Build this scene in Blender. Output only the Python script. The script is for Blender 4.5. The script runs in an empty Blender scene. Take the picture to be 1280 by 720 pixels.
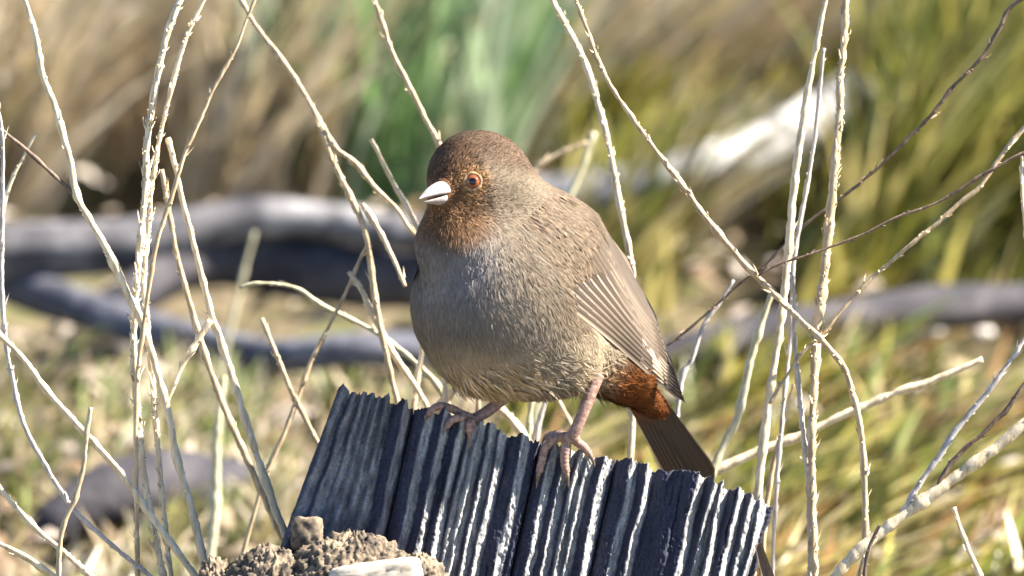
import bpy, math, random
import numpy as np
from mathutils import Vector

random.seed(7)
rng = np.random.default_rng(7)
scene = bpy.context.scene
col = scene.collection

# ------------------------------------------------------------------ camera
PITCH = math.radians(13.0)
DIST = 4.0
FRAME_W = 0.39                      # metres across the picture at the bird
S = FRAME_W / 1280.0                # metres per photo pixel at the bird
FWD = np.array([0.0, math.cos(PITCH), -math.sin(PITCH)])
UP = np.array([0.0, math.sin(PITCH), math.cos(PITCH)])
RIGHT = np.array([1.0, 0.0, 0.0])
CAM = np.array([0.0, 0.0, 0.25]) - DIST * FWD
cam_d = bpy.data.cameras.new("camera")
cam_d.sensor_width = 36.0
cam_d.lens = 36.0 * DIST / FRAME_W
cam_d.clip_start = 0.1
cam_d.clip_end = 2000.0
cam_d.dof.use_dof = True
cam_d.dof.focus_distance = DIST - 0.012
cam_d.dof.aperture_fstop = 11.0
cam_o = bpy.data.objects.new("camera", cam_d)
cam_o.location = CAM
cam_o.rotation_euler = (math.pi / 2 - PITCH, 0, 0)
col.objects.link(cam_o)
scene.camera = cam_o

# ------------------------------------------------------------------ light
SUN_EL = math.radians(44.0)
SUN_AZ = math.radians(87.0)         # clockwise from +Y: from the right, a little from behind
world = bpy.data.worlds.new("World")
scene.world = world
world.use_nodes = True
wn = world.node_tree
bg = wn.nodes["Background"]
sky = wn.nodes.new("ShaderNodeTexSky")
sky.sky_type = 'NISHITA'
sky.sun_disc = False
sky.sun_elevation = SUN_EL
sky.sun_rotation = SUN_AZ
sky.altitude = 2500.0
sky.air_density = 1.0
sky.dust_density = 0.2
sky.ozone_density = 3.0
wn.links.new(sky.outputs[0], bg.inputs[0])
bg.inputs[1].default_value = 0.065
sun_d = bpy.data.lights.new("sun", 'SUN')
sun_d.energy = 5.0
sun_d.angle = math.radians(0.5)
sun_d.color = (1.0, 0.93, 0.82)
sun_o = bpy.data.objects.new("sun", sun_d)
sv = Vector((math.cos(SUN_EL) * math.sin(SUN_AZ), math.cos(SUN_EL) * math.cos(SUN_AZ), math.sin(SUN_EL)))
sun_o.rotation_euler = sv.to_track_quat('Z', 'Y').to_euler()
sun_o.location = (2, -1, 3)
col.objects.link(sun_o)
scene.view_settings.view_transform = 'Standard'
scene.view_settings.look = 'None'
scene.view_settings.exposure = 2.25
scene.view_settings.gamma = 1.0
scene.cycles.use_denoising = True
scene.cycles.max_bounces = 6

# ------------------------------------------------------------------ helpers
def P(x, y, z=0.0):
    """photo pixel + depth in pixels towards the camera -> world metres (arrays allowed)"""
    x = np.asarray(x, float); y = np.asarray(y, float); z = np.asarray(z, float)
    d = DIST - z * S
    k = d / DIST * S
    return (CAM + d[..., None] * FWD + ((x - 640) * k)[..., None] * RIGHT + ((360 - y) * k)[..., None] * UP)

def PV(a):
    a = np.asarray(a, float)
    return P(a[..., 0], a[..., 1], a[..., 2])

def G(px, py, h=0.0):
    """world point at height h seen at a photo pixel"""
    r = FWD + ((px - 640) * S / DIST) * RIGHT + ((360 - py) * S / DIST) * UP
    t = (h - CAM[2]) / r[2]
    return CAM + r * t

def hash3(i, j, k):
    n = (i * 374761393 + j * 668265263 + k * 1274126177) & 0xFFFFFFFF
    n = ((n ^ (n >> 13)) * 1274126177) & 0xFFFFFFFF
    n = n ^ (n >> 16)
    return (n & 0xFFFF) / 65535.0

def vnoise(p):
    """value noise in -1..1 for an (n,3) array"""
    p = np.asarray(p, float)
    i = np.floor(p).astype(np.int64)
    f = p - i
    f = f * f * (3 - 2 * f)
    r = 0
    for dx in (0, 1):
        wx = f[..., 0] if dx else 1 - f[..., 0]
        for dy in (0, 1):
            wy = f[..., 1] if dy else 1 - f[..., 1]
            for dz in (0, 1):
                wz = f[..., 2] if dz else 1 - f[..., 2]
                r = r + wx * wy * wz * hash3(i[..., 0] + dx, i[..., 1] + dy, i[..., 2] + dz)
    return r * 2 - 1

def n2(a, b, c=0.0):
    a, b, c = np.broadcast_arrays(np.asarray(a, float), np.asarray(b, float), np.asarray(c, float))
    return vnoise(np.stack([a, b, c], -1))

def sstep(a, b, x):
    t = np.clip((x - a) / (b - a), 0, 1)
    return t * t * (3 - 2 * t)

def norm(v):
    return v / np.maximum(np.linalg.norm(v, axis=-1, keepdims=True), 1e-9)

def mesh_obj(name, verts, faces, mat=None, parent=None, origin=(0, 0, 0), colors=None, smooth=True, kind=None, quads=None):
    """verts in world metres; origin is where the owning thing stands"""
    me = bpy.data.meshes.new(name)
    v = np.asarray(verts, float) - np.asarray(origin, float)
    me.from_pydata(v.tolist() if len(v) < 500 else [], [], faces if len(v) < 500 else [])
    if len(v) >= 500:
        me.vertices.add(len(v))
        me.vertices.foreach_set("co", v.astype(np.float32).ravel())
        if isinstance(faces, np.ndarray):
            n, k = faces.shape
            me.loops.add(n * k); me.polygons.add(n)
            me.loops.foreach_set("vertex_index", faces.astype(np.int32).ravel())
            me.polygons.foreach_set("loop_start", np.arange(0, n * k, k, dtype=np.int32))
        else:
            lens = np.array([len(f) for f in faces], np.int32)
            flat = np.concatenate([np.asarray(f, np.int32) for f in faces])
            me.loops.add(len(flat)); me.polygons.add(len(lens))
            me.loops.foreach_set("vertex_index", flat)
            me.polygons.foreach_set("loop_start", np.concatenate([[0], np.cumsum(lens)[:-1]]).astype(np.int32))
    me.update(calc_edges=True)
    if smooth and len(me.polygons):
        me.polygons.foreach_set("use_smooth", np.ones(len(me.polygons), bool))
    if colors is not None:
        at = me.color_attributes.new("Col", 'FLOAT_COLOR', 'POINT')
        c = np.ones((len(v), 4), np.float32); c[:, :3] = colors
        at.data.foreach_set("color", c.ravel())
    if mat: me.materials.append(mat)
    o = bpy.data.objects.new(name, me)
    col.objects.link(o)
    if parent is not None:
        o.parent = parent
    else:
        o.location = origin
    if kind: o["kind"] = kind
    return o

def tag(o, label, cat, group=None):
    o["label"] = label; o["category"] = cat
    if group: o["group"] = group
    return o

def empty(name, loc):
    o = bpy.data.objects.new(name, None)
    o.empty_display_size = 0.02
    o.location = loc
    col.objects.link(o)
    return o

def spline(pts, step=6.0):
    """Catmull-Rom through points (n,k) resampled about every `step`"""
    p = np.asarray(pts, float)
    q = np.vstack([2 * p[0] - p[1], p, 2 * p[-1] - p[-2]])
    out = []
    for i in range(1, len(q) - 2):
        n = max(2, int(np.linalg.norm(q[i + 1][:2] - q[i][:2]) / step))
        t = np.linspace(0, 1, n, endpoint=False)[:, None]
        a, b, c, d = q[i - 1], q[i], q[i + 1], q[i + 2]
        out.append(0.5 * (2 * b + (c - a) * t + (2 * a - 5 * b + 4 * c - d) * t ** 2 + (3 * b - a - 3 * c + d) * t ** 3))
    out.append(p[-1][None])
    return np.vstack(out)

def tube(pts, rad, n=8, cap=True):
    """pts (m,3), rad (m,) or (m,n) -> verts, faces"""
    pts = np.asarray(pts, float); m = len(pts)
    rad = np.asarray(rad, float)
    if rad.ndim == 1: rad = np.repeat(rad[:, None], n, 1)
    t = norm(np.gradient(pts, axis=0))
    ref = np.array([0.0, -1.0, 0.15])
    s = norm(np.cross(t, ref)); b = norm(np.cross(s, t))
    a = np.arange(n) * 2 * math.pi / n
    v = (pts[:, None] + rad[:, :, None] * (np.cos(a)[None, :, None] * s[:, None] + np.sin(a)[None, :, None] * b[:, None])).reshape(-1, 3)
    f = []
    for i in range(m - 1):
        for j in range(n):
            k = (j + 1) % n
            f.append((i * n + j, i * n + k, (i + 1) * n + k, (i + 1) * n + j))
    if cap:
        f.append(tuple(range(n - 1, -1, -1))); f.append(tuple((m - 1) * n + j for j in range(n)))
    return v, f

# ------------------------------------------------------------------ materials
def new_mat(name, rough=0.8, spec=0.3):
    m = bpy.data.materials.new(name); m.use_nodes = True
    b = m.node_tree.nodes["Principled BSDF"]
    b.inputs["Roughness"].default_value = rough
    b.inputs["Specular IOR Level"].default_value = spec
    return m, m.node_tree, b

def ramp_mat(name, stops, scale=(1, 1, 1), detail=6, rough=0.8, spec=0.25, bump=0.0, bump_dist=0.001, dist=0.0, space='Object'):
    m, nt, b = new_mat(name, rough, spec)
    tc = nt.nodes.new("ShaderNodeTexCoord"); mp = nt.nodes.new("ShaderNodeMapping")
    mp.inputs["Scale"].default_value = scale
    nt.links.new(tc.outputs[space], mp.inputs[0])
    nz = nt.nodes.new("ShaderNodeTexNoise"); nz.inputs["Scale"].default_value = 1.0
    nz.inputs["Detail"].default_value = detail; nz.inputs["Roughness"].default_value = 0.62
    nz.inputs["Distortion"].default_value = dist
    nt.links.new(mp.outputs[0], nz.inputs["Vector"])
    cr = nt.nodes.new("ShaderNodeValToRGB")
    el = cr.color_ramp.elements
    while len(el) > 1: el.remove(el[-1])
    el[0].position = stops[0][0]; el[0].color = (*stops[0][1], 1)
    for p, c in stops[1:]:
        e = el.new(p); e.color = (*c, 1)
    nt.links.new(nz.outputs[0], cr.inputs[0]); nt.links.new(cr.outputs[0], b.inputs["Base Color"])
    if bump:
        bp = nt.nodes.new("ShaderNodeBump"); bp.inputs["Strength"].default_value = bump
        bp.inputs["Distance"].default_value = bump_dist
        nt.links.new(nz.outputs[0], bp.inputs["Height"]); nt.links.new(bp.outputs[0], b.inputs["Normal"])
    return m

def attr_mat(name, rough=0.75, spec=0.2, noise=0.0, scale=900.0, trans=0.0, sheen=0.0):
    m, nt, b = new_mat(name, rough, spec)
    at = nt.nodes.new("ShaderNodeVertexColor"); at.layer_name = "Col"
    src = at.outputs[0]
    if noise:
        tc = nt.nodes.new("ShaderNodeTexCoord"); nz = nt.nodes.new("ShaderNodeTexNoise")
        nz.inputs["Scale"].default_value = scale; nz.inputs["Detail"].default_value = 4
        nt.links.new(tc.outputs["Object"], nz.inputs["Vector"])
        mr = nt.nodes.new("ShaderNodeMapRange"); mr.inputs[1].default_value = 0.3; mr.inputs[2].default_value = 0.7
        mr.inputs[3].default_value = 1 - noise; mr.inputs[4].default_value = 1 + noise
        nt.links.new(nz.outputs[0], mr.inputs[0])
        mx = nt.nodes.new("ShaderNodeVectorMath"); mx.operation = 'SCALE'
        nt.links.new(src, mx.inputs[0]); nt.links.new(mr.outputs[0], mx.inputs["Scale"])
        src = mx.outputs[0]
    nt.links.new(src, b.inputs["Base Color"])
    if trans:
        tr = nt.nodes.new("ShaderNodeBsdfTranslucent"); nt.links.new(src, tr.inputs[0])
        ms = nt.nodes.new("ShaderNodeMixShader"); ms.inputs[0].default_value = trans
        out = nt.nodes["Material Output"]
        nt.links.new(b.outputs[0], ms.inputs[1]); nt.links.new(tr.outputs[0], ms.inputs[2]); nt.links.new(ms.outputs[0], out.inputs[0])
    return m

M_GROUND = ramp_mat("ground_soil", [(0.32, (.035, .027, .015)), (0.44, (.09, .075, .04)), (0.52, (.16, .125, .08)), (0.60, (.08, .085, .03)), (0.72, (.22, .18, .13))],
                    (7, 7, 7), 8, 0.95, 0.1, 0.6, 0.01)
M_GRASS = attr_mat("grass_blades", 0.38, 0.5, trans=0.3)
M_LITTER = attr_mat("dry_litter", 0.85, 0.2)
M_DARK = ramp_mat("shaded_bark", [(0.3, (.025, .024, .03)), (0.5, (.055, .05, .055)), (0.7, (.11, .10, .10))], (45, 45, 45), 6, 0.85, 0.2, 0.8, 0.004)  # darker copy of the bark, shade put into its colour
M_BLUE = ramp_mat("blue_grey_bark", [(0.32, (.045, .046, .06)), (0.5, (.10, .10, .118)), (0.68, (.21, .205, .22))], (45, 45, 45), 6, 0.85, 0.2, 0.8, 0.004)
M_SUNLIT = ramp_mat("sunlit_bark", [(0.36, (.14, .135, .135)), (0.5, (.36, .35, .34)), (0.66, (.58, .56, .54))], (40, 40, 40), 6, 0.85, 0.2, 0.8, 0.004)  # paler copy of the bark, sunlight put into its colour
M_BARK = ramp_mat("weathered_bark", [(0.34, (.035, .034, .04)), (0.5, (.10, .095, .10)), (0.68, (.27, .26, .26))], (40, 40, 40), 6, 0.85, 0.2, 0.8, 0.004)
M_WOOD = attr_mat("weathered_grey_wood", 0.9, 0.15, noise=.3, scale=1400)
M_KNOB = attr_mat("crusty_wood", 0.95, 0.1, noise=0.35, scale=500)
M_CUT = ramp_mat("bare_pale_wood", [(0.3, (.30, .25, .19)), (0.5, (.48, .42, .34)), (0.7, (.60, .54, .45))], (120, 500, 500), 6, 0.85, 0.2, 0.4, 0.0005)
STEM_COL = {
    'pale': ((.32, .23, .13), (.58, .47, .31), (.74, .64, .47)),
    'tan': ((.22, .15, .08), (.43, .32, .19), (.60, .49, .33)),
    'grey': ((.22, .19, .17), (.40, .36, .32), (.58, .53, .47)),
    'brown': ((.06, .04, .03), (.13, .085, .055), (.24, .17, .12)),
    'green': ((.30, .26, .15), (.44, .40, .25), (.58, .54, .38)),
}
M_STEM = {k: ramp_mat("stem_" + k, [(0.25, c[0]), (0.5, c[1]), (0.72, c[2])], (500, 500, 60), 5, 0.6, 0.35, 0.5, 0.0004) for k, c in STEM_COL.items()}
M_HUSK = {k: ramp_mat("husk_" + k, [(0.3, c[1]), (0.7, tuple(min(.85, x * 1.15) for x in c[2]))], (300, 300, 300), 3, 0.7, 0.25) for k, c in STEM_COL.items()}

# ------------------------------------------------------------------ setting: ground
def build_ground():
    n = 161
    t = np.linspace(-1, 1, n)
    w = np.sign(t) * (np.abs(t) * 2.6 + np.abs(t) ** 10 * 350)
    X, Y = np.meshgrid(w, w + 0.9, indexing='ij')
    near = np.exp(-((X / 3) ** 2 + ((Y - .9) / 3) ** 2))
    Z = (0.012 * n2(X * 5, Y * 5) + 0.005 * n2(X * 19, Y * 19, 3)) * near + 0.25 * n2(X * .05, Y * .05, 8) * (1 - near) - .01
    v = np.stack([X, Y, Z], -1).reshape(-1, 3)
    i = np.arange(n - 1)
    A = (i[:, None] * n + i[None, :]).ravel()
    f = np.stack([A, A + n, A + n + 1, A + 1], -1)
    mesh_obj("ground", v, f, M_GROUND, kind="structure")
build_ground()

# ------------------------------------------------------------------ grass and litter (uncountable)
def blades(roots, height, width, lean, bend, colors):
    """roots (n,3); lean (n,3) horizontal lean vector at the tip in units of height"""
    n = len(roots)
    ts = np.array([0, .35, .7, 1.0])
    hw = np.array([1, .95, .7, .06])
    sa = rng.uniform(-1.25, 1.25, n)
    side = np.stack([np.cos(sa), np.sin(sa), np.zeros(n)], -1)
    V = []
    for t, k in zip(ts, hw):
        c = roots + height[:, None] * (np.array([0, 0, 1]) * (t - bend[:, None] * t * t * .45) + lean * (t ** 1.3) )
        V.append(c - side * (width * k / 2)[:, None]); V.append(c + side * (width * k / 2)[:, None])
    V = np.stack(V, 1).reshape(-1, 3)
    base = np.arange(n)[:, None] * 8
    F = np.concatenate([base + np.array([[2 * r, 2 * r + 1, 2 * r + 3, 2 * r + 2]]) for r in range(3)], 0)
    C = np.repeat(colors, 8, 0)
    return V, F, C

def grass(name, n, region, hgt, wid, lean, palette, clump=0.5, spread=.25, zoff=0.0):
    x0, x1, y0, y1 = region
    px = rng.uniform(x0, x1, n * 3); py = rng.uniform(y0, y1, n * 3)
    keep = (n2(px / 90, py / 60, zoff + 11) + rng.normal(0, .35, n * 3)) > (clump - .5)
    px, py = px[keep][:n], py[keep][:n]; n = len(px)
    roots = np.array([G(a, b) for a, b in zip(px, py)])
    h = rng.uniform(hgt[0], hgt[1], n); w = rng.uniform(wid[0], wid[1], n)
    ln = np.stack([rng.normal(lean[0], spread, n), rng.normal(lean[1], spread, n), np.zeros(n)], -1)
    pal = np.array(palette)
    g = np.clip((n2(px / 70, py / 70, zoff) * .5 + .5) * len(pal) + rng.normal(0, .8, n), 0, len(pal) - .01).astype(int)
    c = pal[g] * rng.uniform(.75, 1.2, (n, 1))
    V, F, C = blades(roots, h, w, ln, rng.uniform(0, .5, n), c)
    o = mesh_obj(name, V, F, M_GRASS, colors=C, smooth=False, kind="stuff")
    return o

TAN = [(.50, .40, .25), (.60, .51, .37), (.44, .35, .21), (.54, .45, .33), (.52, .39, .20), (.38, .32, .15), (.55, .47, .38)]
GRN = [(.14, .24, .08), (.23, .33, .15), (.46, .52, .37), (.045, .085, .025), (.31, .39, .22), (.54, .53, .41)]
OLV = [(.24, .22, .03), (.38, .33, .06), (.52, .45, .12), (.07, .07, .014), (.20, .22, .04), (.10, .085, .02), (.50, .42, .16)]
MIX = [(.24, .22, .08), (.40, .32, .19), (.17, .20, .06), (.46, .39, .27), (.30, .25, .12), (.34, .26, .16)]
tag_kind = {}
o = grass("dry_grass", 2600, (-160, 400, -160, 275), (.06, .18), (.003, .007), (.42, 0), TAN, .45); o["label"] = "tall dry tan grass leaning right behind the fallen branches"
o = grass("green_grass", 2000, (295, 640, -60, 265), (.05, .19), (.003, .008), (.15, 0), GRN, .45, .2, 5); o["label"] = "tuft of tall green grass growing behind the bird"
o = grass("dry_grass", 2200, (660, 1060, -200, 210), (.06, .2), (.003, .006), (.75, 0), TAN + [(.40, .33, .28)], .5, .25, 9); o["label"] = "thin dry grass slanting to the right beyond the bird's back"
o = grass("olive_grass", 5200, (1060, 1440, 70, 350), (.05, .14), (.003, .007), (.5, -.1), OLV, .45, .3, 44); o["label"] = "tall olive yellow grass standing at the right edge behind the twigs"
o = grass("olive_grass", 1700, (700, 1420, -60, 400), (.02, .06), (.003, .007), (.5, -.1), OLV, .45, .3, 14); o["label"] = "olive yellow grass slanting across the ground on the right"
o = grass("olive_grass", 3600, (600, 1420, 475, 900), (.012, .045), (.003, .006), (.9, 0), OLV + [(.34, .18, .06), (.45, .36, .19), (.14, .20, .05)], .45, .6, 21); o["label"] = "low olive and green grass on the near ground at right"
o = grass("mixed_grass", 5600, (-160, 640, 470, 900), (.008, .032), (.0025, .005), (.25, 0), MIX, .5, .5, 31); o["label"] = "short mixed green and straw grass on the near ground at left"

o = grass("olive_grass", 600, (690, 860, 200, 340), (.03, .085), (.003, .006), (.6, -.1), OLV + TAN[:2], .5, .3, 52); o["label"] = "small olive tuft hiding the low end of the thick sunlit branch"
def meadow():
    n = 9000
    x = rng.uniform(-5, 5, n); y = rng.uniform(.3, 6.5, n)
    vis = (np.abs(x) < .42) & (y < 2.4)                # the view itself is planted above
    x, y = x[~vis], y[~vis]; n = len(x)
    roots = np.column_stack([x, y, np.zeros(n)])
    pal = np.array(TAN + OLV + MIX)
    c = pal[np.clip(((n2(x * 1.5, y * 1.5, 3) * .5 + .5) * len(pal) + rng.normal(0, 3, n)), 0, len(pal) - 1).astype(int)]
    V, F, C = blades(roots, rng.uniform(.04, .2, n), rng.uniform(.004, .012, n), np.column_stack([rng.normal(.4, .3, n), rng.normal(0, .3, n), np.zeros(n)]), rng.uniform(0, .5, n), c)
    o = mesh_obj("meadow_grass", V, F, M_GRASS, colors=C, smooth=False, kind="stuff"); o["label"] = "loose mixed dry grass covering the ground all around"
meadow()
def litter():
    n = 1300
    px = rng.uniform(-200, 1480, n); py = rng.uniform(-100, 950, n)
    c0 = np.array([G(a, b, .004) for a, b in zip(px, py)])
    c0[:, 2] += rng.uniform(0, .012, n)
    L = rng.uniform(.004, .016, n); W = L * rng.uniform(.2, .6, n)
    a = rng.uniform(0, 2 * math.pi, n)
    d = np.stack([np.cos(a), np.sin(a), rng.normal(0, .25, n)], -1); s = np.stack([-np.sin(a), np.cos(a), rng.normal(0, .35, n)], -1)
    u = np.array([0, 0, 1.0])
    V = np.stack([c0 - d * L[:, None], c0 - s * W[:, None] + u * .001, c0 + d * L[:, None], c0 + s * W[:, None] + u * .001, c0 + u * (L * .35)[:, None]], 1).reshape(-1, 3)
    b = np.arange(n)[:, None] * 5
    F = np.concatenate([b + np.array([[i, j, 4]]) for i, j in ((0, 1), (1, 2), (2, 3), (3, 0))], 0)
    pal = np.array([(.30, .23, .15), (.34, .28, .21), (.20, .14, .09), (.28, .23, .19), (.38, .33, .28), (.14, .09, .05)])
    C = np.repeat(pal[rng.integers(0, 6, n)], 5, 0)
    o = mesh_obj("leaf_litter", V, F, M_LITTER, colors=C, smooth=False, kind="stuff"); o["label"] = "pale dry leaf litter scattered over the ground"
litter()

# ------------------------------------------------------------------ fallen branches and stones
def fallen_branch(pts, label, stubs=(), bark=None):
    """pts: (px, py, height of the axis, radius in m)"""
    p = np.array([np.r_[G(a, b, h), r * 1000] for a, b, h, r in pts])
    q = np.column_stack([p[:, :3] * 3000, p[:, 3]])
    q = spline(q, 40)
    c = q[:, :3] / 3000; r = q[:, 3] / 1000
    n = 16
    ang = np.arange(n)
    kn = np.exp(-((np.arange(len(r)) * .31 + len(label)) % 5 - 2.5) ** 2 * 2)[:, None]
    rr = r[:, None] * (1 + .22 * kn * n2(ang[None] * .5, np.arange(len(r))[:, None] * .2, 4) + .2 * n2(np.arange(len(r))[:, None] * .25, ang[None] * .9, len(label)) + .05 * n2(np.arange(len(r))[:, None] * 1.1, ang[None] * 1.7, 3))
    c = c + .007 * np.stack([n2(np.arange(len(r)) * .2, k, len(label)) for k in (0, 5, 9)], -1)
    o0 = c[len(c) // 2].copy(); o0[2] -= r[len(c) // 2]
    v, f = tube(c, rr, n)
    o = mesh_obj("fallen_branch", v, f, bark or M_BARK, origin=o0)
    tag(o, label, "branch", "fallen branches on the ground")
    for a, b2, r0 in stubs:
        vv, ff = tube(np.linspace(a, b2, 6), np.linspace(r0, r0 * .5, 6), 8)
        mesh_obj("side_shoot", vv, ff, M_BARK, parent=o, origin=o0)
    return o

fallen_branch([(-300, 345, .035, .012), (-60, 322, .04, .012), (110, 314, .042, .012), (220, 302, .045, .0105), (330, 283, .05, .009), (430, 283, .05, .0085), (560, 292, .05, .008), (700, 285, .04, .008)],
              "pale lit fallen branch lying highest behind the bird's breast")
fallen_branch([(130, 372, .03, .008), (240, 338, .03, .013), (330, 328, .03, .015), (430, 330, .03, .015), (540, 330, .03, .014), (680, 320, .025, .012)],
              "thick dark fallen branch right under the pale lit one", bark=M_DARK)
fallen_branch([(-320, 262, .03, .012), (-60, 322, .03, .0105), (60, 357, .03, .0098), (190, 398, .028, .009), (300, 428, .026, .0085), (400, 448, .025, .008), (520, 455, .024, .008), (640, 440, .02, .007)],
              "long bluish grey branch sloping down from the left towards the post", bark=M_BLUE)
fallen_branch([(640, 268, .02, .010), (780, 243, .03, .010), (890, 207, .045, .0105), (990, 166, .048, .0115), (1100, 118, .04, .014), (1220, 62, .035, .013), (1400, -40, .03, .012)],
              "thick branch with a white sunlit top rising to the right", bark=M_SUNLIT)
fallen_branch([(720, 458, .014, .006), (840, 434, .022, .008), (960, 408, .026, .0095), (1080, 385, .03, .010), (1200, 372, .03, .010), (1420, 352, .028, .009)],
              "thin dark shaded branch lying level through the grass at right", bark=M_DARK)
fallen_branch([(40, 668, .010, .008), (80, 652, .013, .012), (140, 630, .018, .015), (220, 612, .018, .0145), (300, 600, .012, .011)],
              "short dark log lying near the ground at lower left", bark=M_DARK)

def stone(px, py, r, label):
    n, m = 14, 9
    u = np.linspace(0, 2 * math.pi, n, endpoint=False); w = np.linspace(.02, math.pi - .02, m)
    U, Wg = np.meshgrid(u, w)
    d = np.stack([np.sin(Wg) * np.cos(U) * 1.2, np.sin(Wg) * np.sin(U), np.cos(Wg) * .75], -1).reshape(-1, 3)
    d = d * (1 + .18 * vnoise(d * 1.7 + px))[:, None]
    b = G(px, py, 0.0)
    v = d * r + b + np.array([0, 0, r * .55])
    f = [(i * n + j, (i + 1) * n + j, (i + 1) * n + (j + 1) % n, i * n + (j + 1) % n) for i in range(m - 1) for j in range(n)]
    f += [tuple(range(n)), tuple((m - 1) * n + j for j in range(n - 1, -1, -1))]
    o = mesh_obj("pale_stone", v, f, M_STONE, origin=b)
    tag(o, label, "stone", "pale stones among the grass")
M_STONE = ramp_mat("pale_stone", [(.3, (.5, .46, .43)), (.6, (.68, .63, .6))], (60, 60, 60), 5, .9, .2, .4, .002)
stone(1206, 150, .0075, "white blurred stone in the olive grass beside the twig")
stone(1262, 152, .008, "whitish stone at the edge near the top of the grass")
stone(1160, 418, .0065, "pinkish white stone just below the thin dark branch")
stone(1225, 422, .005, "small grey stone right of the pinkish white one")
stone(305, 272, .0075, "white stone perched by the pale branch, above the slanting stems")
stone(610 - 180, 492, .006, "pale stone half hidden behind the post's upper corner")
stone(160, 440, .006, "pale stone just under the long bluish branch")

# ------------------------------------------------------------------ dry stems
def stem_mesh(pts, w0, w1, zs, step=5, rough=.16, seed=0):
    p = np.array(pts, float)
    z = np.linspace(zs[0], zs[1], len(p))
    q = spline(np.column_stack([p, z]), step)
    m = len(q)
    i = np.arange(m)
    q[:, 0] += .25 * n2(i * .37, seed, 1) + .4 * n2(i * .9, seed, 3)
    t = i / (m - 1)
    r = (w0 + (w1 - w0) * t) * .45 * (.72 + .28 * sstep(0, .5, t))
    node = np.exp(-(((i + seed * 3) % 17) - 8) ** 2 / 3.0)
    r = r * (1 + rough * n2(i * .45, seed, 2) + rough * .7 * n2(i * 1.3, seed, 4) + .28 * node)
    ang = np.arange(9)
    rr = r[:, None] * (1 + .22 * n2(i[:, None] * .05, ang[None] * 1.1, seed + 3) + .1 * n2(i[:, None] * .6, ang[None] * 2.1, seed + 9))
    return q, r, rr

def husks(q, r, dens, seed, big=1.0):
    rr = np.random.default_rng(seed + 100)
    V, F = [], []
    m = len(q)
    t = np.gradient(q, axis=0); t = norm(t)
    for k in range(int(m * dens * 2.0)):
        i = rr.integers(2, m - 1)
        a = rr.uniform(0, 2 * math.pi)
        # pixel frame: x right, y down, z to camera
        side = norm(np.cross(t[i], [0, 0, 1.0])); b = np.cross(t[i], side)
        out = side * math.cos(a) + b * math.sin(a)
        along = -t[i] if t[i][1] > 0 else t[i]
        L = rr.choice([3, 4, 6, 9, 15]) * rr.uniform(.7, 1.2) * big; w = rr.uniform(1.3, 2.8) * big
        d = norm(along + out * rr.uniform(.15, .6))
        base = q[i] + out * r[i] * .7
        s = norm(np.cross(d, out))
        n0 = len(V)
        V += [base - s * w, base + s * w, base + out * w * .9, base + d * L * .6 + out * 1.0 - s * w * .6, base + d * L * .6 + out * 1.0 + s * w * .6, base + d * L + out * rr.uniform(-1, 2)]
        F += [(n0, n0 + 1, n0 + 4, n0 + 3), (n0 + 1, n0 + 2, n0 + 4), (n0 + 2, n0, n0 + 3), (n0 + 3, n0 + 4, n0 + 5), (n0 + 2, n0 + 3, n0 + 5), (n0 + 2, n0 + 5, n0 + 4)]
    return V, F

def to_ground(pts_world, r_world):
    a, b = pts_world[-4], pts_world[-1]
    d = norm((b - a)[None])[0]
    h = max(b[2], .005)
    k = min(1.2, np.linalg.norm(d[:2]) / max(abs(d[2]), .25))
    hd = norm(d[None, :2])[0] if np.linalg.norm(d[:2]) > 1e-6 else np.zeros(2)
    tgt = b + np.array([hd[0] * k * h, hd[1] * k * h * .3, -h - .012])
    t = np.linspace(0, 1, 9)[1:, None]
    mid = b + d * h * .5
    ext = (1 - t) ** 2 * b + 2 * t * (1 - t) * mid + t * t * tgt
    return np.vstack([pts_world, ext])

_seed = [0]
def stem(name, label, mat, w, zs, pts, husk=0.0, root=True, flip=False, parent=None, origin=None, cat=None, tail=None, big=1.0):
    """pts in photo pixels from tip to root; tail: extra out-of-frame points before rooting"""
    _seed[0] += 1
    sd = _seed[0]
    w0, w1 = w if isinstance(w, tuple) else (w, w)
    if not isinstance(zs, tuple): zs = (zs, zs)
    p = list(pts)
    if tail: p = p + list(tail)
    q, r, rr = stem_mesh(p, w0, w1, zs, seed=sd)
    W = PV(q)
    R = rr * S
    if root:
        n0 = len(W)
        W = to_ground(W, None)
        R = np.vstack([R, np.repeat(R[-1:], len(W) - n0, 0)])
    if parent is None: origin = W[-1].copy()
    v, f = tube(W, R, 9)
    o = mesh_obj(name, v, f, M_STEM[mat], parent=parent, origin=origin)
    o["_"] = 0
    del o["_"]
    if parent is None:
        tag(o, label, cat or ("twig" if mat == 'brown' else "stem"), "dry plant stems around the bird")
    if husk:
        V, F = husks(q, r, max(husk, 2.5 / max(len(q) - 3, 1)), sd, big)
        hp = mesh_obj("bud_scale" if mat == 'brown' else "husk", PV(np.array(V)), F, M_HUSK[mat], parent=o, origin=origin, smooth=False)
        hp["kind"] = "stuff"
    return o, origin

def branch_of(po, *a, **k):
    o, org = po
    return stem("side_branch", None, *a, parent=o, origin=org, root=False, **k)

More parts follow.
